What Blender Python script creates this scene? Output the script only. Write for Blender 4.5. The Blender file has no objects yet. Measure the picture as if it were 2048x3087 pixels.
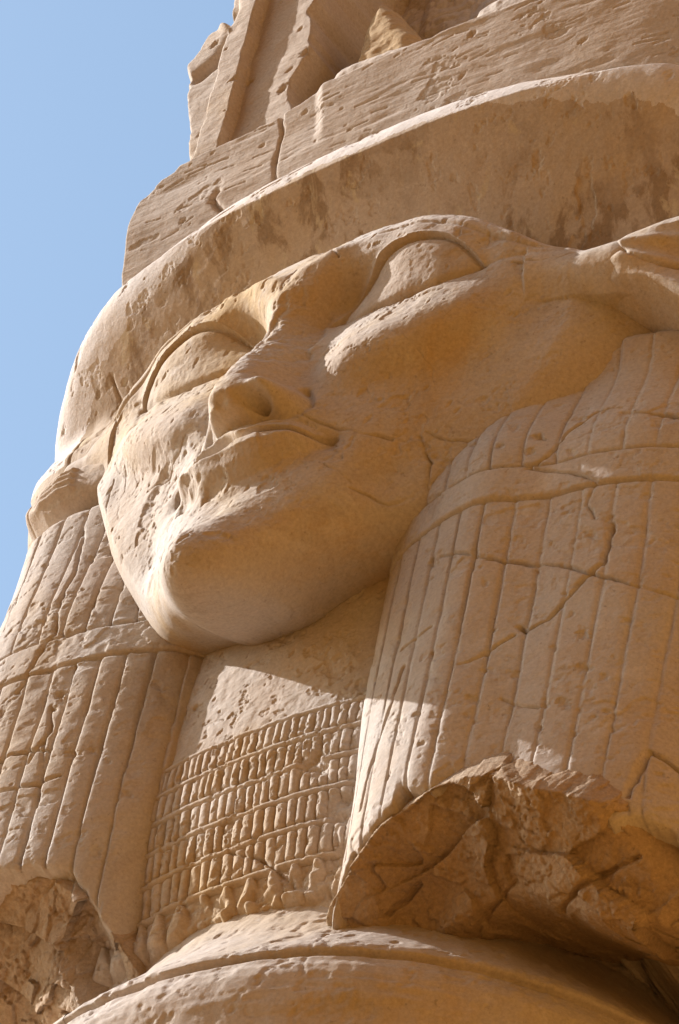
import bpy, math
import numpy as np

sc = bpy.context.scene
ZG = 7.4                       # height of the modelling origin (under the chin) above the ground
Y0 = 0.73                      # the column's axis stands at y = Y0
# ---------------------------------------------------------------- camera
CAM = (3.96654, -4.05967, -5.72664)
rx, ux, dx = ((.823632, .548015, .145975), (.328972, -.671333, .664146), (-.461960, .498991, .733213))   # right, up, forward
from mathutils import Matrix
cam = bpy.data.cameras.new("camera")
camo = bpy.data.objects.new("camera", cam)
sc.collection.objects.link(camo)
camo.matrix_world = Matrix(((rx[0], ux[0], -dx[0], CAM[0]), (rx[1], ux[1], -dx[1], CAM[1]),
                            (rx[2], ux[2], -dx[2], CAM[2] + ZG), (0, 0, 0, 1)))
cam.sensor_fit = 'VERTICAL'
cam.sensor_height = 36.0
cam.sensor_width = 24.0
cam.lens = 15000.0 / 3087.0 * 36.0
cam.clip_start, cam.clip_end = 0.1, 6000
sc.camera = camo
# ---------------------------------------------------------------- light
SUN = np.array([-1.0, -0.33, 0.70])
SUN /= np.linalg.norm(SUN)
SUN_EL = math.asin(SUN[2])
SUN_AZ = math.atan2(SUN[0], SUN[1])      # clockwise from +y
W = bpy.data.worlds.new("World")
sc.world = W
W.use_nodes = True
nt = W.node_tree
sky = nt.nodes.new("ShaderNodeTexSky")
sky.sky_type = 'NISHITA'
sky.sun_disc = False
sky.sun_elevation = SUN_EL
sky.sun_rotation = SUN_AZ
sky.altitude = 100
sky.air_density = 1.0
sky.dust_density = 1.3
sky.ozone_density = 0.2
bgn = nt.nodes["Background"]
bgn.inputs[1].default_value = 0.135
tint = nt.nodes.new("ShaderNodeMix")              # the air over the valley is a little greener than the model's
tint.data_type, tint.blend_type = 'RGBA', 'MULTIPLY'
tint.inputs[0].default_value = 1.0
tint.inputs[7].default_value = (1.09, 1.16, 1.10, 1)
nt.links.new(sky.outputs[0], tint.inputs[6])
nt.links.new(tint.outputs[2], bgn.inputs[0])
sun = bpy.data.lights.new("sun", 'SUN')
sun.energy = 5.0
sun.angle = math.radians(0.5)
sun.color = (1.0, 0.98, 0.965)
suno = bpy.data.objects.new("sun", sun)
sc.collection.objects.link(suno)
from mathutils import Vector
suno.rotation_euler = Vector(SUN).to_track_quat('Z', 'Y').to_euler()
suno.location = (-8, -4, 20)
sc.view_settings.view_transform = 'Standard'
sc.view_settings.look = 'None'
sc.view_settings.gamma = 1.0
sc.view_settings.exposure = 0.78
sc.cycles.max_bounces = 8
sc.cycles.diffuse_bounces = 5

# ---------------------------------------------------------------- numeric helpers
_tab = {}


def vnoise(u, v, seed=0):
    """smooth value noise in -1..1 on a 256 x 256 lattice"""
    if seed not in _tab:
        _tab[seed] = np.random.RandomState(seed + 7).uniform(-1, 1, (256, 256)).astype(np.float32)
    t = _tab[seed]
    iu, iv = np.floor(u), np.floor(v)
    fu, fv = u - iu, v - iv
    fu = fu * fu * (3 - 2 * fu)
    fv = fv * fv * (3 - 2 * fv)
    iu = iu.astype(np.int64) & 255
    iv = iv.astype(np.int64) & 255
    iu1, iv1 = (iu + 1) & 255, (iv + 1) & 255
    return (t[iv, iu] * (1 - fu) + t[iv, iu1] * fu) * (1 - fv) + (t[iv1, iu] * (1 - fu) + t[iv1, iu1] * fu) * fv


def fbm(u, v, f, octv=4, seed=0, gain=0.5, ridge=False):
    s, a, n = 0.0, 1.0, 0.0
    for k in range(octv):
        q = vnoise(u * f + 13.7 * k, v * f + 5.1 * k, seed + k)
        if ridge:
            q = 1 - 2 * np.abs(q)
        s = s + a * q
        n += a
        a *= gain
        f *= 2.03
    return s / n


def ss(a, b, x):
    t = np.clip((x - a) / (b - a), 0, 1)
    return t * t * (3 - 2 * t)


def ga(x, s):
    return np.exp(-(x / s) ** 2)


def smin(a, b, k):
    h = np.clip(0.5 + 0.5 * (b - a) / k, 0, 1)
    return b * (1 - h) + a * h - k * h * (1 - h)


def seg_dist(X, Z, pts):
    """distance to a polyline"""
    d = np.full(X.shape, 9.0)
    for (ax, az), (bx, bz) in zip(pts[:-1], pts[1:]):
        ex, ez = bx - ax, bz - az
        t = np.clip(((X - ax) * ex + (Z - az) * ez) / (ex * ex + ez * ez + 1e-12), 0, 1)
        d = np.minimum(d, np.hypot(X - ax - t * ex, Z - az - t * ez))
    return d


def poly_sd(X, Z, pts):
    """signed distance to a closed polygon, negative inside"""
    d = seg_dist(X, Z, list(pts) + [pts[0]])
    ins = np.zeros(X.shape, bool)
    n = len(pts)
    for i in range(n):
        (ax, az), (bx, bz) = pts[i], pts[(i + 1) % n]
        c = ((az > Z) != (bz > Z)) & (X < (bx - ax) * (Z - az) / (bz - az + 1e-15) + ax)
        ins ^= c
    return np.where(ins, -d, d)


def smooth_poly(pts, n=2):
    """Chaikin rounding of a closed outline"""
    p = np.array(pts, float)
    for _ in range(n):
        q = np.roll(p, -1, 0)
        p = np.stack([p * .75 + q * .25, p * .25 + q * .75], 1).reshape(-1, 2)
    return [tuple(v) for v in p]


def smooth_line(pts, n=2):
    p = np.array(pts, float)
    for _ in range(n):
        a, b = p[:-1], p[1:]
        m = np.stack([a * .75 + b * .25, a * .25 + b * .75], 1).reshape(-1, 2)
        p = np.vstack([p[:1], m, p[-1:]])
    return [tuple(v) for v in p]


def window(X, Z, x0, x1, z0, z1):
    """row and column slice of a regular grid that covers a box"""
    xs, zs = X[0], Z[:, 0]
    i = np.searchsorted(xs, [x0, x1])
    j = np.searchsorted(zs, [z0, z1])
    return slice(max(j[0] - 1, 0), j[1] + 1), slice(max(i[0] - 1, 0), i[1] + 1)


def flakes(X, Z, f, th, dep, seed, w=.035):
    """shallow spalls with crisp rims"""
    n = fbm(X, Z, f, 5, seed, .55)
    return dep * ss(th, th + w, n) * (1 + .5 * vnoise(X * f * 9, Z * f * 9, seed + 3))


def facets(X, Z, cell, seed, slope=.5, step=.25):
    """broken rock: every cell of a jittered Voronoi pattern is a tilted plane"""
    rs = np.random.RandomState(seed)
    n = 64
    jx, jz = rs.rand(n, n), rs.rand(n, n)
    gx, gz, c = rs.uniform(-slope, slope, (n, n)), rs.uniform(-slope, slope, (n, n)), rs.uniform(-step, step, (n, n)) * cell
    u = (X + .35 * cell * vnoise(X / cell * 1.3, Z / cell * 1.3, seed)) / cell + 20
    v = (Z + .35 * cell * vnoise(X / cell * 1.3 + 7, Z / cell * 1.3, seed + 1)) / cell + 20
    iu, iv = np.floor(u).astype(int), np.floor(v).astype(int)
    best = np.full(X.shape, 1e9)
    h = np.zeros(X.shape)
    for a in (-1, 0, 1):
        for b in (-1, 0, 1):
            k, l = (iu + a) % n, (iv + b) % n
            px, pz = iu + a + jx[l, k], iv + b + jz[l, k]
            d = (u - px) ** 2 + (v - pz) ** 2
            q = c[l, k] + (gx[l, k] * (u - px) + gz[l, k] * (v - pz)) * cell
            m = d < best
            h = np.where(m, q, h)
            best = np.where(m, d, best)
    return h


def chipped(x0, x1, seed, lo=.012, hi=.05, amp=.012):
    """abscissae and offsets of an angular broken edge"""
    rs = np.random.RandomState(seed)
    xs, ys = [x0], [0.0]
    while xs[-1] < x1:
        xs.append(xs[-1] + rs.uniform(lo, hi))
        ys.append(rs.uniform(-amp, amp))
        if rs.rand() < .35:
            xs.append(xs[-1] + .004)
            ys.append(rs.uniform(-amp, amp))
    return np.array(xs), np.array(ys)


def carve(X, Z, Y, pts, wid, dep, rough=0.35, seed=3):
    """cut a crack or incised line into a grid"""
    a = np.array(pts)
    m = wid * 5
    w = window(X, Z, a[:, 0].min() - m, a[:, 0].max() + m, a[:, 1].min() - m, a[:, 1].max() + m)
    x, z = X[w], Z[w]
    if x.size == 0:
        return
    wob = wid * 1.6 * rough
    d = seg_dist(x + wob * vnoise(x * 70, z * 70, seed), z + wob * vnoise(x * 70 + 9, z * 70, seed + 1), pts)
    wv = wid * (1 + rough * vnoise(x * 25, z * 25, seed + 2))
    dv = dep * np.clip(1 + 2.2 * rough * vnoise(x * 18, z * 18, seed + 4), 0, 3)
    Y[w] += dv * np.exp(-(d / wv) ** 2)


def pits(X, Z, Y, n, seed, rmin=.002, rmax=.008, dep=.6, mask=None, ang=0.9, asp=2.2):
    rs = np.random.RandomState(seed)
    xs, zs = X[0], Z[:, 0]
    for _ in range(n):
        cx, cz = rs.uniform(xs[0], xs[-1]), rs.uniform(zs[0], zs[-1])
        r = rmin + (rmax - rmin) * rs.rand() ** 3
        if mask is not None and not mask(cx, cz):
            continue
        e = r * asp * 1.6
        w = window(X, Z, cx - e, cx + e, cz - e, cz + e)
        x, z = X[w] - cx, Z[w] - cz
        t = ang + rs.uniform(-.5, .5)
        p, q = x * math.cos(t) + z * math.sin(t), -x * math.sin(t) + z * math.cos(t)
        k = 1 + .4 * vnoise(x * 300 + cx * 91, z * 300 + cz * 77, 5)
        g = np.hypot(p / (r * rs.uniform(1, asp)), q / r) * k
        Y[w] += r * dep * np.clip(1.3 - g, 0, 1) ** .7


# ---------------------------------------------------------------- materials
def stone(name, a, b, ochre, och=0.5, streaks=0.0, chisel=0.0, bump=0.5, grain=1.0, spots=0.0):
    m = bpy.data.materials.new(name)
    m.use_nodes = True
    t = m.node_tree
    N, L = t.nodes, t.links
    bs = N["Principled BSDF"]
    bs.inputs['Roughness'].default_value = 0.92
    bs.inputs['Specular IOR Level'].default_value = 0.135
    tc = N.new("ShaderNodeTexCoord")

    def noise(scale, det, rough=.55, sx=(1, 1, 1), dist=0.0):
        mp = N.new("ShaderNodeMapping")
        mp.inputs['Scale'].default_value = sx
        L.new(tc.outputs['Object'], mp.inputs[0])
        n = N.new("ShaderNodeTexNoise")
        n.inputs['Scale'].default_value = scale
        n.inputs['Detail'].default_value = det
        n.inputs['Roughness'].default_value = rough
        n.inputs['Distortion'].default_value = dist
        L.new(mp.outputs[0], n.inputs['Vector'])
        return n.outputs[0]

    def rng(x, lo, hi, to0=0.0, to1=1.0):
        r = N.new("ShaderNodeMapRange")
        r.inputs[1].default_value, r.inputs[2].default_value = lo, hi
        r.inputs[3].default_value, r.inputs[4].default_value = to0, to1
        L.new(x, r.inputs[0])
        return r.outputs[0]

    def mix(f, c0, c1, mode='MIX'):
        x = N.new("ShaderNodeMix")
        x.data_type = 'RGBA'
        x.blend_type = mode
        for s, c in ((0, f), (6, c0), (7, c1)):
            if isinstance(c, (tuple, float, int)):
                x.inputs[s].default_value = c if s == 0 else (*c, 1)
            else:
                L.new(c, x.inputs[s])
        return x.outputs[2]

    def math_(op, x, y):
        q = N.new("ShaderNodeMath")
        q.operation = op
        for s, c in ((0, x), (1, y)):
            if isinstance(c, (float, int)):
                q.inputs[s].default_value = c
            else:
                L.new(c, q.inputs[s])
        return q.outputs[0]

    col = mix(rng(noise(3.1, 6, .6, dist=.4), .35, .65), a, b)
    of = rng(noise(2.3, 7, .62, (1.2, 1.2, .8), .7), .50, .68, 0, och)
    col = mix(of, col, ochre)
    grey = rng(noise(1.7, 6, .6, (1, 1, .6), .6), .52, .66, 0, .40)
    col = mix(grey, col, (.38, .35, .33))
    brown = rng(noise(4.6, 7, .65, (1, 1, .7), 1.2), .56, .66, 0, .42)
    col = mix(brown, col, tuple(c * .72 for c in b))
    pale = rng(noise(6.5, 8, .7, dist=1.0), .58, .66, 0, .5)
    col = mix(pale, col, tuple(min(1, c * 1.12 + .02) for c in a))
    if streaks:
        sn = rng(noise(17, 8, .62, (1, 1, .06), .30), .51, .57, 0, streaks * .85)
        gate = rng(noise(2.6, 5, .6), .38, .52)
        col = mix(math_('MULTIPLY', sn, gate), col, (.25, .17, .10))
        sn2 = rng(noise(14, 8, .7, (1, 1, .13), .8), .57, .62, 0, streaks * .8)
        col = mix(sn2, col, (.47, .38, .26))
    if spots:
        col = mix(rng(noise(70, 5, .7), .60, .72, 0, spots), col, tuple(c * .42 for c in b))
    col = mix(rng(noise(95, 3, .6), .66, .72, 0, .45), col, tuple(c * .5 for c in b))
    g = rng(noise(160, 6, .7), .3, .7, 1 - .16 * grain, 1 + .14 * grain)
    gc = N.new("ShaderNodeCombineColor")
    for i in range(3):
        L.new(g, gc.inputs[i])
    col = mix(1.0, col, gc.outputs[0], 'MULTIPLY')
    L.new(col, bs.inputs['Base Color'])
    h = math_('ADD', math_('MULTIPLY', noise(55, 9, .68), 1.0), math_('MULTIPLY', noise(210, 5, .6), .35))
    if chisel:
        ch = noise(26, 5, .6, (.22, 1, 2.2), .3)
        h = math_('ADD', h, math_('MULTIPLY', ch, chisel))
    bn = N.new("ShaderNodeBump")
    bn.inputs['Strength'].default_value = bump
    bn.inputs['Distance'].default_value = 0.008
    L.new(h, bn.inputs['Height'])
    L.new(bn.outputs[0], bs.inputs['Normal'])
    return m


PALE = (.465, .42, .385)
TAN = (.44, .355, .285)
OCH = (.45, .31, .15)
M_face = stone("carved_limestone", PALE, TAN, OCH, .8, bump=.28, spots=.3)
M_wig = stone("streaked_limestone", (.44, .36, .29), (.40, .31, .23), OCH, .5, streaks=.95, bump=.28)
M_lap = stone("grooved_limestone", PALE, (.44, .365, .31), OCH, .45, bump=.3)
M_core = stone("broken_limestone", (.44, .325, .225), (.38, .27, .175), (.42, .30, .16), .6, bump=.8, grain=1.3)
M_block = stone("chiselled_limestone", (.46, .395, .345), (.42, .34, .275), OCH, .3, chisel=1.3, bump=.28)
M_ochre = stone("ochre_limestone", (.42, .30, .18), (.38, .27, .16), OCH, .6, bump=.4)
M_rim = stone("sunlit_rim_limestone", (.58, .53, .50), (.53, .47, .43), (.50, .38, .26), .4, bump=.3)  # paler stone paints sunlight onto the crest strip of the wig
M_shaft = stone("dressed_limestone", (.47, .41, .37), (.43, .36, .30), OCH, .35, bump=.25)

mg = bpy.data.materials.new("desert_sand")
mg.use_nodes = True
_n, _l = mg.node_tree.nodes, mg.node_tree.links
_b = _n["Principled BSDF"]
_b.inputs['Roughness'].default_value = .95
_t = _n.new("ShaderNodeTexCoord")
_q = _n.new("ShaderNodeTexNoise")
_q.inputs['Scale'].default_value = .8
_q.inputs['Detail'].default_value = 8
_r = _n.new("ShaderNodeValToRGB")
_r.color_ramp.elements[0].color = (.245, .110, .014, 1)
_r.color_ramp.elements[1].color = (.295, .140, .022, 1)
_l.new(_t.outputs['Object'], _q.inputs['Vector'])
_l.new(_q.outputs[0], _r.inputs[0])
_l.new(_r.outputs[0], _b.inputs['Base Color'])

# ---------------------------------------------------------------- objects
ROOT = bpy.data.objects.new("carved_column", None)
sc.collection.objects.link(ROOT)
ROOT.location = (0, Y0, 0)
ROOT["label"] = "weathered sandstone column carved with a cow-eared goddess face, wig and bead collar"
ROOT["category"] = "column"
ROOT["kind"] = "thing"


def link(name, V, Fq, mat, parent=ROOT, smooth=True):
    """V in modelling space; stored relative to the column's base"""
    me = bpy.data.meshes.new(name)
    V = np.asarray(V, np.float32).reshape(-1, 3) + np.array([0, -Y0, ZG], np.float32)
    Fq = np.asarray(Fq, np.int32)
    k = Fq.shape[1]
    me.vertices.add(len(V))
    me.vertices.foreach_set("co", V.ravel())
    me.loops.add(Fq.size)
    me.loops.foreach_set("vertex_index", Fq.ravel())
    me.polygons.add(len(Fq))
    me.polygons.foreach_set("loop_start", np.arange(0, Fq.size, k, dtype=np.int32))
    me.polygons.foreach_set("loop_total", np.full(len(Fq), k, np.int32))
    me.polygons.foreach_set("use_smooth", np.full(len(Fq), smooth))
    me.update(calc_edges=True)
    me.materials.append(mat)
    o = bpy.data.objects.new(name, me)
    sc.collection.objects.link(o)
    o.parent = parent
    return o


def faces_of(nz, nx):
    i = np.arange(nz * nx).reshape(nz, nx)
    return np.stack([i[:-1, :-1], i[:-1, 1:], i[1:, 1:], i[1:, :-1]], -1)


def pick(P, Fs, mask, name, mat, parent=ROOT):
    """the faces of a grid that fall in a mask, as an object of their own"""
    f = Fs[mask]
    u, inv = np.unique(f, return_inverse=True)
    return link(name, P.reshape(-1, 3)[u], inv.reshape(f.shape), mat, parent)


def padded(P, yback):
    """a grid with one more ring of vertices that closes its rim backwards"""
    Q = np.pad(P, ((1, 1), (1, 1), (0, 0)), mode='edge')
    for s in (np.s_[0, :], np.s_[-1, :], np.s_[:, 0], np.s_[:, -1]):
        Q[s][..., 1] = np.maximum(Q[s][..., 1], yback)
    return Q


def gridxz(x0, x1, z0, z1, st):
    return np.meshgrid(np.arange(x0, x1 + st / 2, st), np.arange(z0, z1 + st / 2, st))


# ---- ground
v = 400.0
gm = bpy.data.meshes.new("ground")
gm.from_pydata([(-v, -v, 0), (v, -v, 0), (v, v, 0), (-v, v, 0)], [], [(0, 1, 2, 3)])
gm.materials.append(mg)
go = bpy.data.objects.new("ground", gm)
sc.collection.objects.link(go)
go["kind"] = "structure"
go["label"] = "sunlit orange desert sand around the column"

# ---- added, unseen hills that block sky light from the front and right
an, ra = np.meshgrid(np.radians(np.linspace(-128, 62, 220)), np.linspace(14, 70, 60))      # 0 = +x
hh = np.clip(ra - 14, 0, 99) * 1.9 * ss(-128, -112, np.degrees(an)) * ss(62, 45, np.degrees(an))
hh = np.minimum(hh, 52 + 5 * fbm(an * 4, ra * 0, 2, 4, 20)) + .05 * np.clip(ra - 15, 0, 30) * 1.6 * fbm(an * 12, ra * .2, 1, 5, 21) - .05
hv = np.stack([ra * np.cos(an), Y0 + ra * np.sin(an), hh - ZG], -1)
# (linked below, once the helper exists)
# ---------------------------------------------------------------- shaft
SH = [(-ZG, .70), (-1.6, .70), (-1.2, .702), (-.92, .702), (-.84, .708), (-.78, .716), (-.755, .716), (-.735, .711), (-.722, .704),
      (-.711, .701), (-.703, .694), (-.697, .692), (-.690, .699), (-.678, .695), (-.655, .678), (-.62, .652), (-.58, .622),
      (-.54, .595), (-.50, .572), (-.46, .553), (-.42, .54), (-.30, .53), (.2, .52)]
zz, rr = np.array(SH).T
zs = np.concatenate([np.linspace(-ZG, -1.25, 30), np.arange(-1.2, .2, .003)])
ph = np.radians(np.concatenate([np.arange(-105, -3, .28), np.arange(0, 256, 5)]))   # 0 = +x, the front faces -90
PH, ZS = np.meshgrid(ph, zs)
RR = np.interp(ZS, zz, rr)
dn = -flakes(PH * .7, ZS, 7, .28, .003, 520) - flakes(PH * .7, ZS, 22, .28, .0018, 530) + .0035 * fbm(PH * 3, ZS * 3, 1.5, 4, 30) + .0022 * fbm(PH * 9, ZS * 9, 3, 4, 31)
dn = dn + .004 * ss(.15, .6, fbm(PH * 1.2, ZS * 9, 2.2, 4, 33)) * (ZS < -.77)
gw = .006 * (1 + .5 * vnoise(PH * 14, ZS * 3, 40))
RR = RR + dn - .007 * np.exp(-((ZS + .699 + .004 * vnoise(PH * 6, ZS * 0, 44)) / gw) ** 2)
U = (PH + math.pi / 2) * .7
YY = np.zeros_like(U)
carve(U, ZS, YY, [(.27, -.60), (.275, -.66), (.268, -.72), (.274, -.76)], .0022, .006)
RR = RR - YY
P = np.stack([RR * np.cos(PH), Y0 + RR * np.sin(PH), ZS], -1)
Fs = faces_of(*PH.shape).reshape(-1, 4)
shaft = link("shaft", P, Fs, M_shaft)
sky_blocker_hills = link("sky_blocker_hills", hv + np.array([0, 0, 0]), faces_of(*an.shape).reshape(-1, 4), mg, None)
sky_blocker_hills.location = (0, Y0, 0)
sky_blocker_hills["kind"] = "structure"

# ---------------------------------------------------------------- lappets of the wig
SX = [.08, .15, .178, .188, .20, .215, .235, .265, .3, .325, .35, .4, .45, .5, .55, .6, .65, .7, .75, .8, .84, .87, .9, .92]
SY = [.42, .32, .235, .19, .163, .146, .131, .116, .103, .096, .090, .082, .076, .073, .073, .078, .090, .108, .137, .185, .245, .32, .45, .62]


SXL = [.08, .14, .164, .175, .188, .204, .227, .26, .3, .325, .35, .4, .45, .5, .55, .6, .65, .7, .72, .75, .78, .82, .86, .92]
SYL = [.42, .32, .235, .19, .163, .146, .131, .116, .103, .096, .090, .082, .076, .073, .075, .088, .122, .18, .21, .27, .35, .49, .66, .8]


def sec(x, right=True):
    return np.interp(x, SX, SY) if right else np.interp(x, SXL, SYL)


def lappet(sgn):
    right = sgn > 0
    X, Z = gridxz(.10, .92, -.86, 1.08, .0022)
    k = np.ones(7) / 7
    xq = np.arange(.05, 1.0, .001)
    base = np.convolve(np.pad(sec(xq, right), 30, 'edge'), np.ones(21) / 21, 'same')[30:-30]
    Y = np.interp(X - .028 * ss(-.02, -.40, Z) * ss(.45, .2, X), xq, base)
    Y = Y - .01 * ss(.2, -.5, Z) * ss(.15, .35, X) + (.06 if right else .02) * ss(.34, .62, Z) + .20 * ss(.67, .82, Z) + (  .050 * ss(.40, .56, X) if right else 0)
    # flutes and their incised lines
    G = [.148, .2, .25, .298, .345, .392, .437, .487, .542, .60, .657, .71, .762, .81, .85]
    shear = np.clip(Z - .33, 0, 1) * .05
    Xs = X + shear + .003 * vnoise(X * 4, Z * 5, 50 + right)
    band = (Z > .238) & (Z < .312)
    flute = np.zeros_like(X)
    line = np.zeros_like(X)
    for g0, g1 in zip(G[:-1], G[1:]):
        t = (Xs - g0) / (g1 - g0)
        ins = (t >= 0) & (t < 1)
        flute = np.where(ins, (.0012 if right else .0022) * (1 - (2 * t - 1) ** 2) + .0040 * (t - .5) * (1 if not right else -.4), flute)
    for i, g in enumerate(G):
        w = .0031 * (1 + .35 * vnoise(Z * 6, Z * 0 + i, 60))
        line += (.0045 if right else .0075) * np.exp(-((Xs - g) / w) ** 2) * np.clip(1 + .5 * vnoise(Z * 9, Z * 0 + 3 * i, 61), .3, 1.6)
    soft = 1 - ss(.5, .62, X) * .45 if right else 1.0
    inb = ss(.232, .240, Z) * ss(.320, .312, Z)
    Y = Y - (flute - line * soft) * (1 - inb) - .004 * inb
    for zl in (.236, .315):
        Y = Y + .008 * np.exp(-((Z - zl - .003 * vnoise(X * 9, Z, 66)) / .0038) ** 2)
    # weathering
    wx = .0026 * fbm(X, Z, 7, 4, 70 + right) + .0009 * fbm(X, Z, 40, 3, 75 + right)
    wx = wx + flakes(X, Z, 10, .34, .0022, 430 + 10 * right) + flakes(X + .4 * Z, Z, 24, .35, .0013, 450 + 10 * right) + flakes(X, Z, 55, .36, .0009, 470)
    Y = Y + wx
    rng = np.clip(fbm(X * 1.0, Z, 9, 4, 80 + right) - .22, 0, 1)
    Y = Y + (.004 if right else .009) * rng
    if right:
        cr = [([(.369, .139), (.421, .115), (.479, .087), (.545, .068), (.585, .053), (.625, .026), (.661, .006), (.706, -.019), (.757, -.037), (.81, -.042)], .003, .010),
              ([(.499, .307), (.528, .338), (.552, .401), (.586, .448), (.631, .444)], .0028, .009),
              ([(.633, .425), (.673, .412), (.729, .395), (.76, .39), (.82, .38)], .003, .010),
              ([(.499, .307), (.543, .29), (.576, .273), (.621, .243), (.612, .192), (.628, .152)], .003, .008),
              ([(.316, -.048), (.377, -.035)], .003, .007),
              ([(.524, -.096), (.465, -.15), (.448, -.155)], .0026, .006),
              ([(.531, -.074), (.543, -.088), (.579, -.074), (.598, -.045), (.636, .021), (.654, .04), (.658, .134)], .0035, .011),
              ([(.744, -.491), (.751, -.439), (.762, -.389), (.781, -.402), (.802, -.422), (.84, -.40)], .003, .012),
              ([(.525, -.242), (.556, -.265), (.591, -.282)], .0025, .007),
              ([(.33, -.10), (.315, -.2), (.29, -.3), (.285, -.38)], .003, .008)]
    else:
        cr = [([(.53, .02), (.47, .035), (.43, .03), (.39, .02)], .003, .010), ([(.52, -.05), (.45, -.055), (.40, -.06), (.36, -.05)], .003, .010),
              ([(.42, .14), (.405, .07), (.43, .0)], .003, .008),
              ([(.47, .62), (.455, .5), (.462, .42), (.452, .33)], .0035, .007), ([(.46, .32), (.48, .26), (.50, .2)], .003, .006),
              ([(.395, -.24), (.39, -.1), (.41, .05)], .003, .005)]
    for pts, w, d in cr:
        carve(X, Z, Y, pts, w, d)
    pits(X, Z, Y, 520 if not right else 380, 5 + right, .0013, .0075, .8, ang=.9 if not right else 2.2)
    # broken lower end
    if right:
        edge = [(.10, -.58), (.24, -.56), (.262, -.50), (.28, -.455), (.33, -.45), (.375, -.44), (.385, -.415), (.44, -.43), (.47, -.402), (.51, -.405), (.55, -.437), (.583, -.46), (.617, -.484),
                (.67, -.512), (.717, -.535), (.76, -.53), (.80, -.55), (.92, -.58)]
    else:
        edge = [(.10, -.60), (.188, -.50), (.2, -.42), (.24, -.385), (.27, -.33), (.30, -.285), (.34, -.272), (.40, -.26), (.45, -.25), (.52, -.245), (.6, -.25), (.92, -.27)]
    ez = np.interp(X, *np.array(edge).T) + np.interp(X, *chipped(.05, .95, 90 + right))
    sl = np.sqrt(1 + np.clip(np.gradient(ez[0], X[0]), -2.5, 2.5)[None, :] ** 2)
    dz = (ez - Z) / sl                              # > 0 below the break
    y1 = ss(-.004, .05, dz)                         # rough depth into the break, to vary the fracture along it
    dz = dz + (.010 * fbm(X, y1 * .12 + Z * .5, 26, 4, 191) + .006 * fbm(X + y1 * .1, Z, 60, 3, 193)) * ss(-.02, .01, dz)
    bm = ss(-.004, .035, dz)
    Y = Y + .55 * bm
    # rounded, chipped lip
    Y = Y + .008 * np.exp(-(np.clip(-dz, 0, 1) / .008)) * (dz < 0)
    P = np.stack([sgn * X, Y, Z], -1)
    Q = padded(P, .95)
    Fs = faces_of(*Q.shape[:2])
    if sgn < 0:
        Fs = Fs[..., ::-1]
    m = np.pad((dz > .03), 1, mode='edge')
    mf = (m[:-1, :-1] & m[1:, 1:])
    b = np.pad((Z > .236) & (Z < .315), 1, mode='edge')
    bf = b[:-1, :-1] & b[1:, 1:] & ~mf
    lo = pick(Q, Fs, ~bf, "wig_lappet", M_lap)
    pick(Q, Fs, bf, "hair_band", M_lap, lo)
    # the fracture below: a rough face that looks out and down, modelled square to itself
    t = math.radians(50)
    X, Wd = gridxz(.13, .95, -1.02, -.16, .0021)
    ex, ezv = np.array(edge).T
    zs_ = np.convolve(np.pad(np.interp(np.arange(.1, .95, .005), ex, ezv), 16, 'edge'), np.ones(33) / 33, 'valid')
    zc_ = np.interp(X, np.arange(.1, .95, .005), zs_)
    H = -math.cos(t) * (sec(X, right) + .028) - math.sin(t) * zc_
    wl = -math.sin(t) * sec(X, right) + math.cos(t) * zc_ - Wd          # > 0 below the lip
    n1 = fbm(X, Wd, 3.2, 4, 95 + right, .5)
    H += .030 * n1 + .80 * facets(X, Wd, .16, 96 + right, .32, .06) + .55 * facets(X + .3 * Wd, Wd, .06, 97 + right, .30, .06) + .006 * fbm(X, Wd, 26, 4, 98, .6) + .0026 * fbm(X, Wd, 90, 3, 99) + flakes(X, Wd, 20, .2, .004, 560)
    if right:
        H -= .030 * ga(np.hypot((X - .36) / 1.7, wl - .14), .05) - .02 * ga(np.hypot(X - .53, wl - .10), .07)
        H -= .06 * ga(np.hypot((X - .78) / .55, wl - .02), .06)
        H -= 3.2 * np.clip(wl - .20, 0, 1) ** 1.35 * (.6 + X)
    else:
        H += .12 * ss(.02, .25, wl) * ss(.55, .25, X)
        H -= .06 * ga(np.hypot(X - .25, wl - .12), .05)
        H -= 1.4 * np.clip(wl - .42, 0, 1) ** 1.4
    H -= 3.0 * np.clip(.012 - wl + .5 * ss(.3, .13, X) * .0, 0, 1)
    for pts in ([(.34, -.62), (.44, -.55), (.52, -.51)], [(.58, -.58), (.66, -.55), (.74, -.54)], [(.30, -.50), (.36, -.47)]):
        carve(X, Wd, H, pts, .003, -.010)
    P = np.stack([sgn * X, -Wd * math.sin(t) - H * math.cos(t), Wd * math.cos(t) - H * math.sin(t)], -1)
    Fs = faces_of(*X.shape)
    if sgn < 0:
        Fs = Fs[..., ::-1]
    link("broken_edge", P, Fs.reshape(-1, 4), M_core, lo)
    return lo


lapR = lappet(1)
lapL = lappet(-1)

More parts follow.
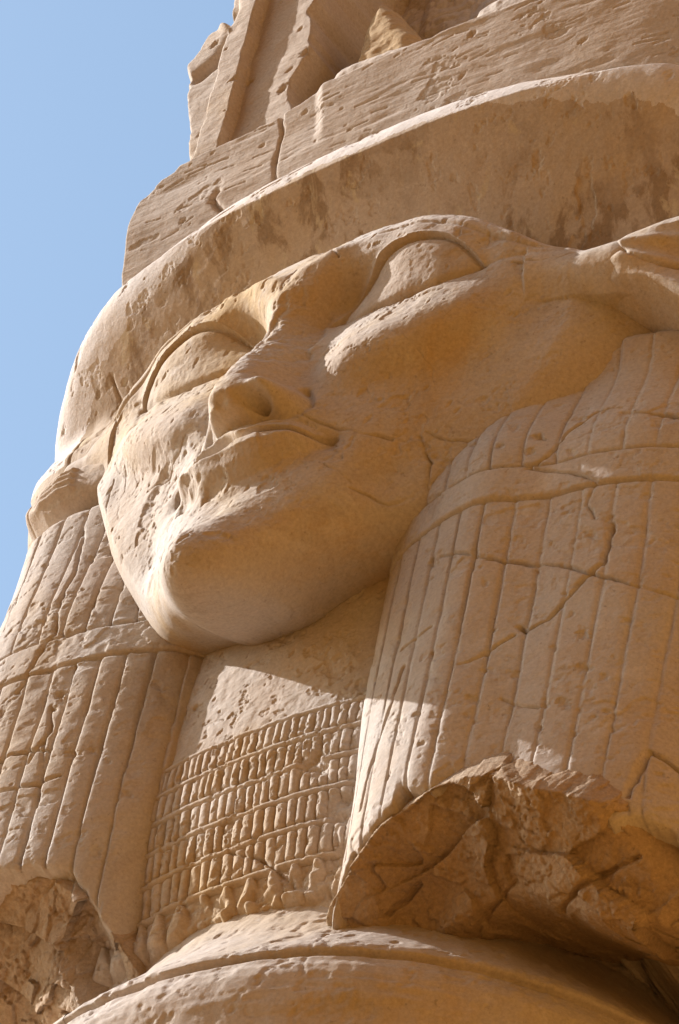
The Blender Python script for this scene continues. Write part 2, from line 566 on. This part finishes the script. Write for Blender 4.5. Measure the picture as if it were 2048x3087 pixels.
# ---------------------------------------------------------------- breast with the bead collar
X, Z = gridxz(-.30, .30, -.56, .42, .0016)
Y = .150 + .40 * X ** 2 + .030 * ss(-.1, -.45, Z) + .010 * ss(.1, .3, Z)
Y += .0016 * fbm(X, Z, 8, 4, 110) + .0006 * fbm(X, Z, 45, 3, 111) + flakes(X, Z, 14, .24, .0028, 480) + flakes(X + .4 * Z, Z, 36, .26, .0016, 490)
ZL = [-.042, -.102, -.164, -.227, -.293, -.365]
Zc = Z + .0022 * vnoise(X * 7, Z * 0, 112) + .0006 * vnoise(X * 30, Z * 6, 118) + .35 * X ** 2 * .12
dam = ss(.02, .16, fbm(X, Z, 9, 4, 113) - .38 + .55 * ga(np.hypot((X - .015) * 1.0, (Z + .375) * 1.2), .055) + .35 * ga(np.hypot(X + .06, (Z + .39)), .04))
rel = np.zeros_like(X)
cord = np.zeros_like(X)
for z in ZL:
    cord = np.maximum(cord, np.clip(1 - ((Zc - z) / .0066) ** 2, 0, 1) ** .5)
    rel -= .0030 * np.exp(-((Zc - z + .0070) / .0020) ** 2) + .002 * np.exp(-((Zc - z - .0075) / .002) ** 2)
bead = np.zeros_like(X)
rs = np.random.RandomState(4)
for r, (zt, zb) in enumerate(zip(ZL[:-1], ZL[1:])):
    x = -.30
    pitch = .0155 + .0012 * r
    while x < .30:
        w = pitch * rs.uniform(.82, 1.2)
        sl = rs.uniform(-.04, .04)
        t = (X - x + sl * (Zc - zt)) / w
        ins = (t >= 0) & (t < 1) & (Zc < zt - .0055) & (Zc > zb + .0055)
        hz = np.clip((zt - .0055 - Zc) / .004, 0, 1) * np.clip((Zc - zb - .0055) / .004, 0, 1)
        hgt = rs.uniform(.75, 1.1)
        bead = np.where(ins, hgt * np.sqrt(np.clip(1 - (2 * t - 1) ** 2, 0, 1)) * hz ** .5, bead)
        x += w
# drop-shaped pendants under the last cord
x = -.30
while x < .30:
    w = .040 * rs.uniform(.85, 1.2)
    t = (X - x) / w * 2 - 1
    zt = -.372
    q = (zt - Zc) / .075
    wd = np.clip(.28 + 1.25 * np.clip(q, 0, 1), .0, 1) * .92
    pe = np.clip(1 - (t / np.maximum(wd, .01)) ** 2, 0, 1) ** .5 * ((q > 0) & (q < 1)) * np.clip((1 - q) / .12, 0, 1) ** .5
    bead = np.maximum(bead, 1.25 * pe)
    x += w
relief = .9 * rel + .0080 * cord + .0092 * bead
fade = ss(-.462, -.44, Z)
soft = .003 * fbm(X, Z, 55, 3, 116)
Y -= (relief * (1 - dam) * (1 + .18 * fbm(X, Z, 30, 3, 119)) - (.006 * dam * fbm(X, Z, 35, 4, 115, ridge=True) + soft * .5)) * fade
Y -= .012 * ss(-.44, -.46, Z + .012 * vnoise(X * 22, Z * 0, 117) + .008 * vnoise(X * 60, Z * 0, 114)) * -1.0 * fade * 0
Y += .014 * ss(-.43, -.447, Z + .010 * vnoise(X * 22, Z * 0, 117) + .005 * vnoise(X * 70, Z * 0, 114))
for pts, w, d in [([(-.02, -.30), (.05, -.34), (.12, -.42)], .003, .006)]:
    carve(X, Z, Y, pts, w, d)
pits(X, Z, Y, 420, 21, .0012, .006, .8, ang=1.0)
P = padded(np.stack([X, Y, Z], -1), .9)
Fs = faces_of(*P.shape[:2])
zf = np.pad(Z, 1, mode='edge')[:-1, :-1]
mc = zf < -.030
breast = pick(P, Fs, ~mc, "breast", M_face)
pick(P, Fs, mc, "bead_collar", M_face, breast)

# ---------------------------------------------------------------- face
TH = math.radians(47)
cT, sT = math.cos(TH), math.sin(TH)
CP = [  # |x|, z, y on the bare face without nose, eyes and lips
    (0, 1.12, .06), (0, 1.06, .028), (0, 1.0, .0), (0, .93, -.026), (0, .87, -.034), (0, .80, -.028), (0, .72, -.030), (0, .62, -.040), (0, .54, -.048),
    (0, .47, -.068), (0, .40, -.052), (0, .33, -.062), (0, .25, -.072), (0, .195, -.110), (0, .145, -.140), (0, .105, -.138), (0, .07, -.105),
    (0, .075, -.04), (0, .12, .05), (0, .185, .15),
    (.08, 1.08, .04), (.16, 1.075, .045), (.25, 1.05, .047), (.33, 1.0, .052), (.40, .95, .065), (.455, .90, .085), (.50, .86, .105),
    (.08, .955, -.022), (.16, .99, .005), (.24, .99, .018), (.32, .955, .033), (.40, .90, .055), (.45, .85, .08),
    (.05, .87, -.012), (.095, .87, .040), (.14, .92, .030), (.07, .81, .022), (.08, .75, .000),
    (.14, .86, .036), (.20, .88, .028), (.26, .885, .026), (.31, .87, .036), (.364, .85, .054), (.13, .785, .014), (.19, .786, .014), (.25, .788, .018), (.32, .81, .032),
    (.10, .685, -.008), (.13, .635, -.026), (.17, .650, -.034), (.23, .670, -.026), (.29, .698, -.008), (.35, .728, .018), (.42, .78, .07), (.48, .80, .11),
    (.15, .55, -.012), (.20, .565, .004), (.26, .59, .026), (.32, .62, .050), (.38, .67, .066),
    (.08, .56, -.026), (.08, .47, -.054), (.12, .50, -.030), (.17, .49, -.006), (.22, .50, .015), 
    (.08, .40, -.044), (.15, .43, -.012), (.20, .41, .010),  
    (.08, .30, -.056), (.13, .32, -.034), (.17, .33, -.01), 
    (.07, .21, -.076), (.12, .24, -.045), 
    (.06, .14, -.105), (.10, .17, -.050), 
    (.05, .085, -.06), (.06, .11, .01), (.08, .16, .09), (.09, .205, .14)]
cp = []
for x, z, y in CP:
    for s in ((1, -1) if x else (1,)):
        cp.append((s * x, z, y))
cp += [(-.41, .65, .066), (-.365, .55, .052), (-.31, .425, .050), (-.235, .29, .050), (-.155, .19, .05), (-.46, .74, .09),
       (.505, .66, .118), (.445, .525, .116), (.375, .42, .113), (.29, .31, .112),
       (-.30, .50, .034), (-.25, .40, .034), (.31, .50, .060), (.25, .38, .058), (-.19, .28, .012), (.19, .27, .03), (.36, .56, .078)]
cp = np.array(cp)
cw = cp[:, 1] * cT - cp[:, 2] * sT
chh = -cp[:, 1] * sT - cp[:, 2] * cT


def tps(r2):
    return .5 * r2 * np.log(r2 + 1e-12)


n = len(cp)
A = np.zeros((n + 3, n + 3))
A[:n, :n] = tps((cp[:, 0, None] - cp[None, :, 0]) ** 2 + (cw[:, None] - cw[None]) ** 2) + np.eye(n) * 2e-4
A[:n, n] = A[n, :n] = 1
A[:n, n + 1] = A[n + 1, :n] = cp[:, 0]
A[:n, n + 2] = A[n + 2, :n] = cw
sol = np.linalg.solve(A, np.concatenate([chh, np.zeros(3)]))
XF, WF = gridxz(-.68, .68, -.02, .79, .0015)


def tps_eval(X, Wd):
    o = sol[n] + sol[n + 1] * X + sol[n + 2] * Wd
    for i in range(n):
        o = o + sol[i] * tps((X - cp[i, 0]) ** 2 + (Wd - cw[i]) ** 2)
    return o


H = tps_eval(XF, WF)
ZB = WF * cT - H * sT
YB = -WF * sT - H * cT
AX = np.abs(XF)
side = np.sign(XF)
D = np.zeros_like(XF)            # carved features, towards the viewer (-y)

# brows and eyelids -------------------------------------------------------
up = smooth_line([(.070, .806), (.092, .838), (.128, .892), (.175, .932), (.238, .951), (.29, .938), (.335, .90), (.366, .849)])
low = smooth_line([(.070, .806), (.115, .800), (.18, .802), (.255, .806), (.315, .824), (.366, .848)])
eye = up + low[::-1][1:-1]
se = poly_sd(AX, ZB, eye)
du = seg_dist(AX, ZB, up)
dl = seg_dist(AX, ZB, low)
inside = ss(.002, -.004, se)
eb = np.sqrt(np.clip(1 - ((AX - .225) / .15) ** 2 - ((ZB - .872 - (AX - .225) * .10) / .080) ** 2, 0, 1))
D -= inside * (.013 - .031 * eb)
outer = (se > 0)
ups = ss(-.002, .004, se) * ss(-.005, .02, dl - du) * ss(.825, .86, ZB + .06 * ss(.3, .36, AX)) * ss(.40, .33, AX)
D += ups * .014 * np.exp(-(np.clip(du - .004, 0, 1) / .045) ** 2) * ss(.06, .15, AX)
D += .0035 * np.exp(-(du / .006) ** 2) * outer * ss(.372, .34, AX)
D -= .005 * np.exp(-(np.abs(se + .004) / .004) ** 2) * (du < dl)
D -= .006 * np.exp(-(dl / .006) ** 2) * ss(.1, .15, AX)
brow = smooth_line([(.085, .972), (.13, .985), (.2, .995), (.26, .988), (.34, .945), (.42, .892), (.5, .865)])
db = seg_dist(AX, ZB, brow)
D -= .0045 * np.exp(-(db / .0045) ** 2) * ss(.12, .2, AX)
brow2 = smooth_line([(.03, .94), (.09, .972), (.16, .998), (.24, 1.005), (.33, .975), (.41, .915), (.5, .88)])
D += .010 * np.exp(-(seg_dist(AX, ZB, brow2) / .024) ** 2)
D -= .004 * np.exp(-(seg_dist(AX, ZB, [(.20, 1.015), (.3, 1.0), (.38, .955)]) / .004) ** 2)
tail = smooth_line([(.36, .85), (.42, .865), (.5, .86)])
D -= .003 * np.exp(-(seg_dist(AX, ZB, tail) / .006) ** 2) * (XF > 0)
# sunk inner corner of the orbit
D -= .012 * ga(np.hypot((AX - .10), (ZB - .90) * .7), .035)

# nose ----------------------------------------------------------------------
nz_ = [.455, .474, .482, .490, .512, .545, .587, .63, .68, .74, .80, .85, .90, .95]
nh = [0, .004, .040, .074, .098, .102, .092, .076, .059, .036, .019, .010, .004, 0]
nw = [.05, .05, .062, .068, .070, .066, .062, .056, .052, .048, .046, .046, .05, .05]
hN = np.interp(ZB, nz_, nh) * .76
wN = np.interp(ZB, nz_, nw)
asym = 1.14 - .28 * ss(.015, -.015, XF)
prof = np.exp(-np.abs(XF / (wN * asym)) ** 2.6)
D += hN * prof * 1.08
D += .050 * (1 - .80 * ss(.02, -.02, XF)) * ga(np.hypot((AX - .078) / 1.05, (ZB - .522) / 1.10), .028)
D -= np.where(XF > 0, .062, .03) * ga(np.hypot((AX - .056) / 1.5, (ZB - .500)), .013)
D -= .016 * np.exp(-(seg_dist(AX, ZB, smooth_line([(.05, .478), (.09, .484), (.112, .504), (.116, .538), (.100, .566)])) / .008) ** 2)

# mouth ----------------------------------------------------------------------
mz = .430 + .014 * (AX / .15) ** 2
ml = ss(.158, .105, AX)
ul = mz + .050 * (1 - (AX / .165) ** 2) - .006 * ga(AX, .02)
ll = mz - .092 * (1 - (AX / .160) ** 2)
tu = (ZB - mz) / np.maximum(ul - mz, .006)
tl = (mz - ZB) / np.maximum(mz - ll, .006)
prU = np.interp(tu, [-.2, 0, .08, .22, .6, 1.15, 1.4], [0, .0, .85, 1.0, .62, .12, 0])
prL = np.interp(tl, [-.2, 0, .10, .30, .6, 1.0, 1.3], [0, .0, .85, 1.0, .75, .15, 0])
lf = ss(.035, -.02, XF)
D += .031 * prU * (tu > 0) * ml * (1 - .10 * lf) + .038 * prL * (tl > 0) * ml
gap = .006 + .019 * lf * np.clip(1 - (AX / .190) ** 2, 0, 1) ** .7
gdep = .014 + lf * (.034 + .056 * (AX / .14) ** 1.2)
D -= gdep * np.exp(-(np.abs(ZB - mz - .004 * lf) / gap) ** 5) * ss(.172, .150, AX) * (1 + .25 * lf * fbm(XF, ZB, 30, 3, 133))
D -= .016 * ga(np.hypot(AX - .152, ZB - .440), .026)
D -= .008 * ga(XF, .012) * ss(.485, .49, ZB) * ss(.505, .498, ZB)
chip = [(-.09, .372, .030, .008), (-.03, .345, .030, .008)]
for x0, z0, r, d in chip:
    k = np.hypot(XF - x0, ZB - z0) / r + .8 * fbm(XF, ZB, 24, 4, 130)
    D -= d * ss(1.15, .45, k) * (1 + .4 * fbm(XF, ZB, 70, 3, 131))
D -= .012 * ga(np.hypot((AX - .225), (ZB - .36) * .6), .03)

# weathering ----------------------------------------------------------------
lit = ss(.02, -.10, XF)
D += .0022 * fbm(XF, ZB, 6, 4, 140) + .0007 * fbm(XF, ZB, 36, 4, 141)
D -= (flakes(XF, ZB, 8, .36, .0026, 400) + flakes(XF + .3 * ZB, ZB, 19, .35, .0015, 410) + flakes(XF, ZB, 42, .36, .0010, 420)) * (1 - .8 * inside)
D += .0016 * fbm(XF, ZB, 85, 3, 142) * ss(.34, .22, ZB) * ss(-.16, -.05, XF)
D += .0007 * fbm(XF, ZB, 110, 2, 149)
scar = ss(.28, .42, fbm(XF, ZB, 5.5, 4, 143))
D -= scar * (.004 + .003 * fbm(XF, ZB, 60, 3, 144))
ero = ga(np.hypot((XF - .028) / .8, (ZB - .76) / 2.2), .06)
D -= ss(.25, .5, ero + .2 * fbm(XF, ZB, 25, 3, 146)) * (.010 + .006 * fbm(XF, ZB, 70, 4, 145))
rough_n = ga(np.hypot((XF - .01) / .9, (ZB - .60) / 2.0), .07) + ga(np.hypot(XF + .20, ZB - .50), .05)
D += rough_n * .0022 * fbm(XF, ZB, 90, 4, 147)
D -= .008 * ss(.4, .75, ga(np.hypot((XF + .23) / .8, (ZB - .53)), .055) + .3 * fbm(XF, ZB, 22, 4, 148))
YY = np.zeros_like(D)
cracks = [([(.10, .50), (.16, .47), (.20, .45), (.25, .44)], .003, .008), ([(.02, .475), (.06, .465), (.09, .46)], .0025, .006),
          ([(.20, .325), (.24, .315), (.28, .33)], .0035, .009), ([(.16, .372), (.2, .34)], .0028, .006),
          ([(.29, .45), (.305, .40), (.30, .36), (.315, .31)], .004, .010), ([(.30, .46), (.34, .44), (.40, .44)], .003, .009),
          ([(-.40, .69), (-.395, .60), (-.37, .52), (-.34, .44)], .0022, .005), ([(-.36, .69), (-.36, .6), (-.345, .54)], .0022, .004),
          ([(-.09, .20), (-.085, .14), (-.08, .09)], .003, .009), ([(-.01, .985), (-.005, .93), (-.01, .90)], .0026, .006),
          ([(.08, 1.04), (.075, .98), (.09, .95)], .003, .008), ([(.16, 1.02), (.155, .985)], .003, .007), ([(.36, .97), (.37, .90)], .0022, .005),
          ([(-.05, .97), (-.06, .94)], .004, .010), ([(.42, .845), (.47, .835), (.54, .845)], .003, .007),
          ([(-.16, .60), (-.22, .56), (-.28, .57)], .0025, .006), ([(.26, .66), (.3, .61), (.31, .55)], .0022, .004)]
for pts, w, d in cracks:
    a = np.array(pts)
    w, d = w * .62, d * .55
    bx = (XF > a[:, 0].min() - .03) & (XF < a[:, 0].max() + .03) & (ZB > a[:, 1].min() - .03) & (ZB < a[:, 1].max() + .03)
    x, z = XF[bx], ZB[bx]
    dd = seg_dist(x + .004 * vnoise(x * 60, z * 60, 150), z + .004 * vnoise(x * 60, z * 60, 151), pts)
    YY[bx] += d * np.exp(-(dd / w) ** 2) * np.clip(1 + .9 * vnoise(x * 25, z * 25, 152), .1, 2)
pits(XF, WF, YY, 800, 31, .0011, .0042, .8, ang=1.0)
D -= YY
# outline of the face, beyond which the stone falls back to the wig
topl = [(0, 1.105), (.10, 1.105), (.2, 1.09), (.28, 1.05), (.36, .985), (.43, .915), (.485, .880)]
left = [(-x, z) for x, z in topl] + [(-.520, .86), (-.515, .80), (-.475, .73), (-.45, .685), (-.415, .62), (-.365, .51), (-.295, .365), (-.22, .25), (-.14, .155), (-.07, .09), (0, .05)]
right = topl + [(.53, .870), (.528, .80), (.522, .68), (.46, .53), (.39, .42), (.305, .315), (.225, .22), (.12, .10)]
Ypre = YB - D
outl = smooth_poly(right + left[::-1][:-1], 2)
so = poly_sd(XF, ZB, outl)
inner = (YB > .0) & (ZB < .30) & (AX < .2)
fall = np.clip(so + .012, 0, 1)
drop = np.where((ZB < .34) & (AX < .26), 0, 1.0)
top = ss(.9, 1.0, ZB)
Yf = Ypre + (fall ** 1.35) * (4.5 - 3.3 * ss(.1, .3, XF) * ss(.86, .76, ZB)) * ss(.25, .40, ZB + AX * .3)
zn = np.interp(AX, [.4, .5, .6, .7], [.835, .822, .812, .80])
yn = np.interp(AX, [.4, .5, .55, .6, .65, .7], [.075, .088, .092, .096, .103, .115])
dn_ = np.abs(ZB - zn) / np.interp(AX, [.45, .52, .60, .68], [.062, .054, .060, .075]) * np.where(XF < 0, .86, 1)
Yn = yn + .035 * np.minimum(dn_, 3) ** 2 + 5 * np.clip(dn_ - 1.15, 0, 1) + 6 * np.clip(.44 - AX, 0, 1)
Yn += np.where(XF < 0, 7 * np.clip(AX - .562, 0, 1) ** 1.2, 1.6 * np.clip(AX - .60, 0, 1) ** 1.5) + .003 * fbm(XF, ZB, 16, 4, 158)
Yf = smin(Yf, Yn, .045)
P = np.stack([XF, np.minimum(Yf, .6), ZB], -1)
P = padded(P, .5)
Fs = faces_of(*P.shape[:2])
pc = lambda a: np.pad(a, 1, mode='edge')[:-1, :-1]
xs_, zs_, se_ = pc(XF), pc(ZB), pc(se)
m_eye = se_ < .003
m_eL, m_eR = m_eye & (xs_ < 0), m_eye & (xs_ > 0)
m_nose = (np.abs(xs_) < np.interp(zs_, [.475, .49, .55, .61, .8, .9], [.0, .125, .125, .075, .055, .0])) & (zs_ > .476) & (zs_ < .9)
m_mouth = (pc(tu) < 1.1) & (pc(tl) < 1.1) & (np.abs(xs_) < .165) & (zs_ > .3) & (zs_ < .5) & ~m_nose
rest = ~(m_eye | m_nose | m_mouth)
face = pick(P, Fs, rest, "face", M_face)
pick(P, Fs, m_eL, "eye", M_face, face)
pick(P, Fs, m_eR, "eye", M_face, face)
pick(P, Fs, m_nose, "nose", M_face, face)
pick(P, Fs, m_mouth, "mouth", M_face, face)

# ---------------------------------------------------------------- ears
def ear(sgn):
    X, Z = gridxz(.40, .95, .50, 1.08, .0018)
    kx = .03 if sgn > 0 else 0.0                       # the near ear lies a little farther out
    if sgn > 0:
        o = [(.40, .885), (.46, .890), (.50, .874), (.545, .863), (.59, .874), (.64, .890), (.70, .900), (.76, .892), (.82, .855), (.86, .79), (.845, .705), (.79, .648), (.735, .650), (.695, .675),
             (.655, .715), (.60, .748), (.53, .765), (.47, .775), (.40, .79)]
    else:
        o = [(.42, .80), (.50, .815), (.545, .812), (.59, .810), (.63, .805), (.662, .795), (.672, .786), (.65, .765), (.61, .738), (.57, .722), (.50, .72), (.42, .72)]
    o = smooth_poly(o, 2)
    s = poly_sd(X - kx * ss(.5, .7, X), Z, o)
    X0 = X - kx * ss(.5, .7, X)
    base = np.interp(X0, [.4, .5, .55, .6, .65, .7, .75, .8, .9], [.125, .130, .126, .124, .132, .148, .172, .210, .31] if sgn > 0 else [.110, .102, .105, .122, .150, .185, .22, .26, .36])
    cl = np.interp(X0, [.4, .5, .6, .7, .8], [.825, .82, .81, .785, .765] if sgn > 0 else [.765, .768, .772, .792, .80])
    hw = np.interp(X0, [.4, .5, .6, .7, .78, .86], [.05, .055, .065, .115, .125, .06] if sgn > 0 else [.05, .05, .042, .015, .01, .01])
    ax = (Z - cl) / hw
    Y = base - .022 + .02 * np.abs(ax) ** 2.5
    dish = ss(.60, .70, X0) * np.clip(1 - (np.abs(ax + .05) / .75) ** 2, 0, 1)
    Y += (.030 if sgn > 0 else .006) * dish + (.05 * ss(.60, .50, X0) if sgn > 0 else 0)
    for a0 in ((.35, -.25) if sgn > 0 else (.55, .2, -.15, -.5)):
        ln = [(.57, .81 + .05 * a0), (.68, .79 + .10 * a0), (.82, .765 + .12 * a0)] if sgn > 0 else [(.52, .768 + .045 * a0), (.62, .776 + .035 * a0), (.69, .793 + .008 * a0)]
        Y -= (.008 if sgn > 0 else .011) * np.exp(-(seg_dist(X0, Z, ln) / (.013 if sgn > 0 else .006)) ** 2)
    Y += .0035 * fbm(X, Z, 9, 4, 160 + int(sgn)) + .0014 * fbm(X, Z, 45, 3, 162)
    carve(X, Z, Y, [(.575, .858), (.605, .83), (.632, .79), (.67, .765), (.72, .745)], .0028, .008)
    fl = np.clip(s + .010, 0, 1)
    Y = Y + 5.0 * fl ** 1.35
    Y = np.minimum(Y, base + .30)
    pits(X, Z, Y, 60, 41, .002, .007, .6)
    P = padded(np.stack([sgn * X, Y, Z], -1), .6)
    Fs = faces_of(*P.shape[:2])
    if sgn < 0:
        Fs = Fs[..., ::-1]
    ob = link("cow_ear", P, Fs.reshape(-1, 4), M_face)
    return ob


ear(1)
ear(-1)

# ---------------------------------------------------------------- crown of the wig
X, Z = gridxz(-.90, .90, .58, 1.60, .0020)
arch = [(-.752, .62), (-.768, .74), (-.800, .87), (-.828, .98), (-.840, 1.08), (-.822, 1.18), (-.775, 1.275), (-.688, 1.365), (-.56, 1.435), (-.42, 1.490), (-.25, 1.524), (0, 1.534)]
arch = smooth_poly(arch + [(-x, z) for x, z in arch[-2::-1]] + [(.765, .4), (-.765, .4)], 2)
s = -poly_sd(X, Z, arch)                       # distance inside the arch
r = .165 - .055 * ss(.45, .7, np.abs(X))
lean = .225 - .55 * np.clip(Z - 1.05, 0, .32) + .10 * X ** 2 + .12 * ss(.80, .62, Z) - .08 * ss(.40, .55, -X) * ss(1.15, 1.02, Z) + .25 * np.clip(np.abs(X) - .55, 0, 1) ** 2
dd = np.clip(r - s, 0, r * .999)
Y = lean + r - np.sqrt(r * r - dd * dd)
Y += np.clip(-s, 0, 1) * 6
Y += .0035 * fbm(X, Z, 5, 4, 170) + .0008 * fbm(X, Z, 38, 3, 171) + flakes(X, Z * .6, 9, .30, .0028, 500) + flakes(X, Z, 30, .30, .0014, 510) + .004 * fbm(X * 3, Z, 6, 3, 172) * ss(.12, .02, s)
for pts, w, d in [([(.535, .99), (.55, 1.02), (.60, 1.025), (.66, 1.02)], .0028, .008), ([(.66, 1.0), (.70, 1.035), (.76, 1.04), (.82, 1.03)], .003, .011), ([(.735, 1.035), (.75, 1.0), (.78, .985)], .0025, .006),
                  ([(.43, .945), (.455, .975), (.462, 1.0)], .0032, .011), ([(-.23, 1.40), (-.17, 1.415), (-.10, 1.43)], .003, .007), ([(-.33, 1.385), (-.28, 1.40)], .003, .006),
                  ([(-.53, .98), (-.56, 1.08), (-.60, 1.2)], .003, .005), ([(-.62, .86), (-.66, .98), (-.67, 1.1)], .004, .006)]:
    carve(X, Z, Y, pts, w, d)
pits(X, Z, Y, 120, 51, .002, .008, .6, ang=1.5)
Y = np.minimum(Y, .8)
P = padded(np.stack([X, Y, Z], -1), 1.3)
Fs = faces_of(*P.shape[:2])
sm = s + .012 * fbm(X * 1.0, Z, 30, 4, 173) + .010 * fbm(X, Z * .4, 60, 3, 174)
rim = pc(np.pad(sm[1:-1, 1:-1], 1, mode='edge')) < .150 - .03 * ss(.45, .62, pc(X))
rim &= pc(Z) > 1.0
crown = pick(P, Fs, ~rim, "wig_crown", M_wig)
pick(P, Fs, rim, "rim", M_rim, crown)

# ---------------------------------------------------------------- abacus block above the wig
X, Z = gridxz(-.70, .74, 1.36, 1.82, .0022)
topz = np.interp(X, [-.70, -.63, -.615, -.56, -.53, -.52, -.34, -.22, -.17, .74], [1.66, 1.665, 1.70, 1.735, 1.742, 1.752, 1.752, 1.768, 1.779, 1.782]) + .004 * fbm(X, Z * 0, 30, 3, 180)
lef = -.648 + .012 * fbm(Z, X * 0, 9, 3, 181)
Y = .175 - .25 * (Z - 1.5) + .10 * np.clip(X + .1, 0, 1) ** 2 + .012 * ss(-.17, -.2, X) * ss(1.6, 1.7, Z)
Y += flakes(X, Z * 1.8, 12, .36, .0018, 540) + .003 * fbm(X, Z, 6, 4, 182) + .0014 * fbm(X, Z * 4, 14, 4, 183) + .0016 * ss(.2, .6, fbm(X * .7, Z * 5, 9, 4, 184))
carve(X, Z, Y, [(-.28, 1.77), (-.275, 1.70), (-.285, 1.64), (-.28, 1.58)], .004, .009)
carve(X, Z, Y, [(-.40, 1.56), (-.43, 1.60), (-.42, 1.62)], .005, .010)
rs = np.random.RandomState(9)
for _ in range(110):
    x0, z0, l = rs.uniform(-.6, .7), rs.uniform(1.48, 1.76), rs.uniform(.01, .06)
    carve(X, Z, Y, [(x0, z0), (x0 + l, z0 + rs.uniform(-.008, .008))], .0012, .0022)
pits(X, Z, Y, 70, 61, .0015, .007, .8, ang=.4)
e = np.minimum(topz - Z, X - lef)
e = np.minimum(e, .72 - X)
Y += np.clip(.012 - e, 0, 1) ** 1.3 * 6
P = padded(np.stack([X, np.minimum(Y, .6), Z], -1), 1.35)
link("abacus", P, faces_of(*P.shape[:2]).reshape(-1, 4), M_block)

# ---------------------------------------------------------------- shrine on top
X, Z = gridxz(-.80, .80, 1.70, 2.75, .0026)
AXs = np.abs(X)
post = .20 + .004 * fbm(X, Z, 14, 4, 190)
pan = .229 + .005 * fbm(X, Z, 12, 4, 191)
edge1 = .566 + .004 * fbm(Z, X * 0, 20, 3, 192)
edge2 = .505 + .003 * fbm(Z, X * 0, 20, 3, 193)
edge3 = np.interp(Z, [1.7, 1.9, 1.98, 2.05, 2.15, 2.3, 2.75], [.335, .34, .37, .375, .355, .375, .37]) + .012 * fbm(Z, X * 0, 18, 4, 194)
sil = np.interp(Z, [1.7, 1.79, 1.84, 1.86, 1.95, 2.05, 2.2, 2.32, 2.40, 2.46, 2.75], [.66, .665, .66, .635, .628, .64, .675, .70, .67, .62, .60]) + .01 * fbm(Z, X * 0, 22, 4, 195)
wing = .245 + .006 * fbm(X, Z, 10, 4, 196)
bd = ss(-.003, .003, AXs - edge1)
Y = post * (1 - bd) + wing * bd
m2 = ss(.003, -.003, AXs - edge2)
Y = Y * (1 - m2) + pan * m2
m3 = ss(.004, -.004, AXs - edge3)
deep = .46 + .03 * fbm(X, Z, 5, 4, 197) + .012 * fbm(X, Z, 16, 4, 198, ridge=True)
Y = Y * (1 - m3) + deep * m3
# coiled volute on the outer wing
vol = smooth_line([(.66, 2.26), (.60, 2.30), (.575, 2.36), (.60, 2.42), (.66, 2.44)])
Y += .05 * np.exp(-(seg_dist(AXs, Z, vol) / .018) ** 2) - .02 * np.exp(-(seg_dist(AXs, Z, [(.575, 2.30), (.60, 2.38), (.66, 2.44)]) / .010) ** 2)
Y += np.clip(AXs - sil + .004, 0, 1) ** 1.3 * 7
pits(X, Z, Y, 120, 71, .003, .012, .8)
P = padded(np.stack([X, np.minimum(Y, .75), Z], -1), 1.3)
Fs = faces_of(*P.shape[:2])
ax_ = pc(AXs)
mp_ = (ax_ < pc(edge1)) & (ax_ > pc(edge2))
xx_ = pc(X)
shrine = pick(P, Fs, ~mp_, "shrine", M_block)
pick(P, Fs, mp_ & (xx_ < 0), "door_jamb", M_block, shrine)
pick(P, Fs, mp_ & (xx_ > 0), "door_jamb", M_block, shrine)


def relief(name, pts, y0, yb, seed, mat, parent, rnd=.03, tilt=0.0):
    """weathered figure in high relief: outline with rounded shoulders, standing out of the shrine"""
    a = np.array(pts)
    X, Z = gridxz(a[:, 0].min() - .03, a[:, 0].max() + .03, a[:, 1].min() - .03, a[:, 1].max() + .03, .0028)
    s = poly_sd(X, Z, smooth_poly(pts, 2)) + .008 * fbm(X, Z, 14, 4, seed)
    d = np.clip(rnd + s, 0, rnd)
    Y = y0 + tilt * (X - a[:, 0].mean()) + rnd - np.sqrt(np.maximum(rnd * rnd - d * d, 0)) + np.clip(s, 0, 1) * 12 + .005 * fbm(X, Z, 12, 4, seed + 1) + .003 * fbm(X, Z, 50, 3, seed + 2)
    P = padded(np.stack([X, np.minimum(Y, yb), Z], -1), .8)
    return link(name, P, faces_of(*P.shape[:2]).reshape(-1, 4), mat, parent)


coil = [(-.30, 1.70), (-.302, 1.96), (-.285, 2.015), (-.24, 2.032), (-.10, 2.02), (-.060, 2.005), (-.045, 1.96), (-.040, 1.70)]
neck = [(-.275, 1.94), (-.278, 2.10), (-.272, 2.24), (-.245, 2.31), (-.20, 2.25), (-.165, 2.17), (-.115, 2.10), (-.10, 1.94)]
relief("serpent_coil", coil, .225, .46, 200, M_block, shrine, .05, 0.0)
relief("serpent_neck", neck, .275, .47, 204, M_ochre, shrine, .04)
relief("serpent_coil", [(-x, z) for x, z in coil], .225, .46, 208, M_block, shrine, .05, .05)
relief("serpent_neck", [(-x, z) for x, z in neck], .275, .47, 212, M_ochre, shrine, .04)

# ---------------------------------------------------------------- body of the block behind the carving
def slab(name, x0, x1, y0, y1, z0, z1, mat):
    xs = np.linspace(0, 1, 2)
    V = [(x, y, z) for z in (z0, z1) for y in (y0, y1) for x in (x0, x1)]
    Fq = [(0, 2, 3, 1), (4, 5, 7, 6), (0, 1, 5, 4), (2, 6, 7, 3), (0, 4, 6, 2), (1, 3, 7, 5)]
    return link(name, V, Fq, mat, ROOT, False)


slab("column_core", -.64, .64, .56, 1.28, -.35, 2.6, M_core)
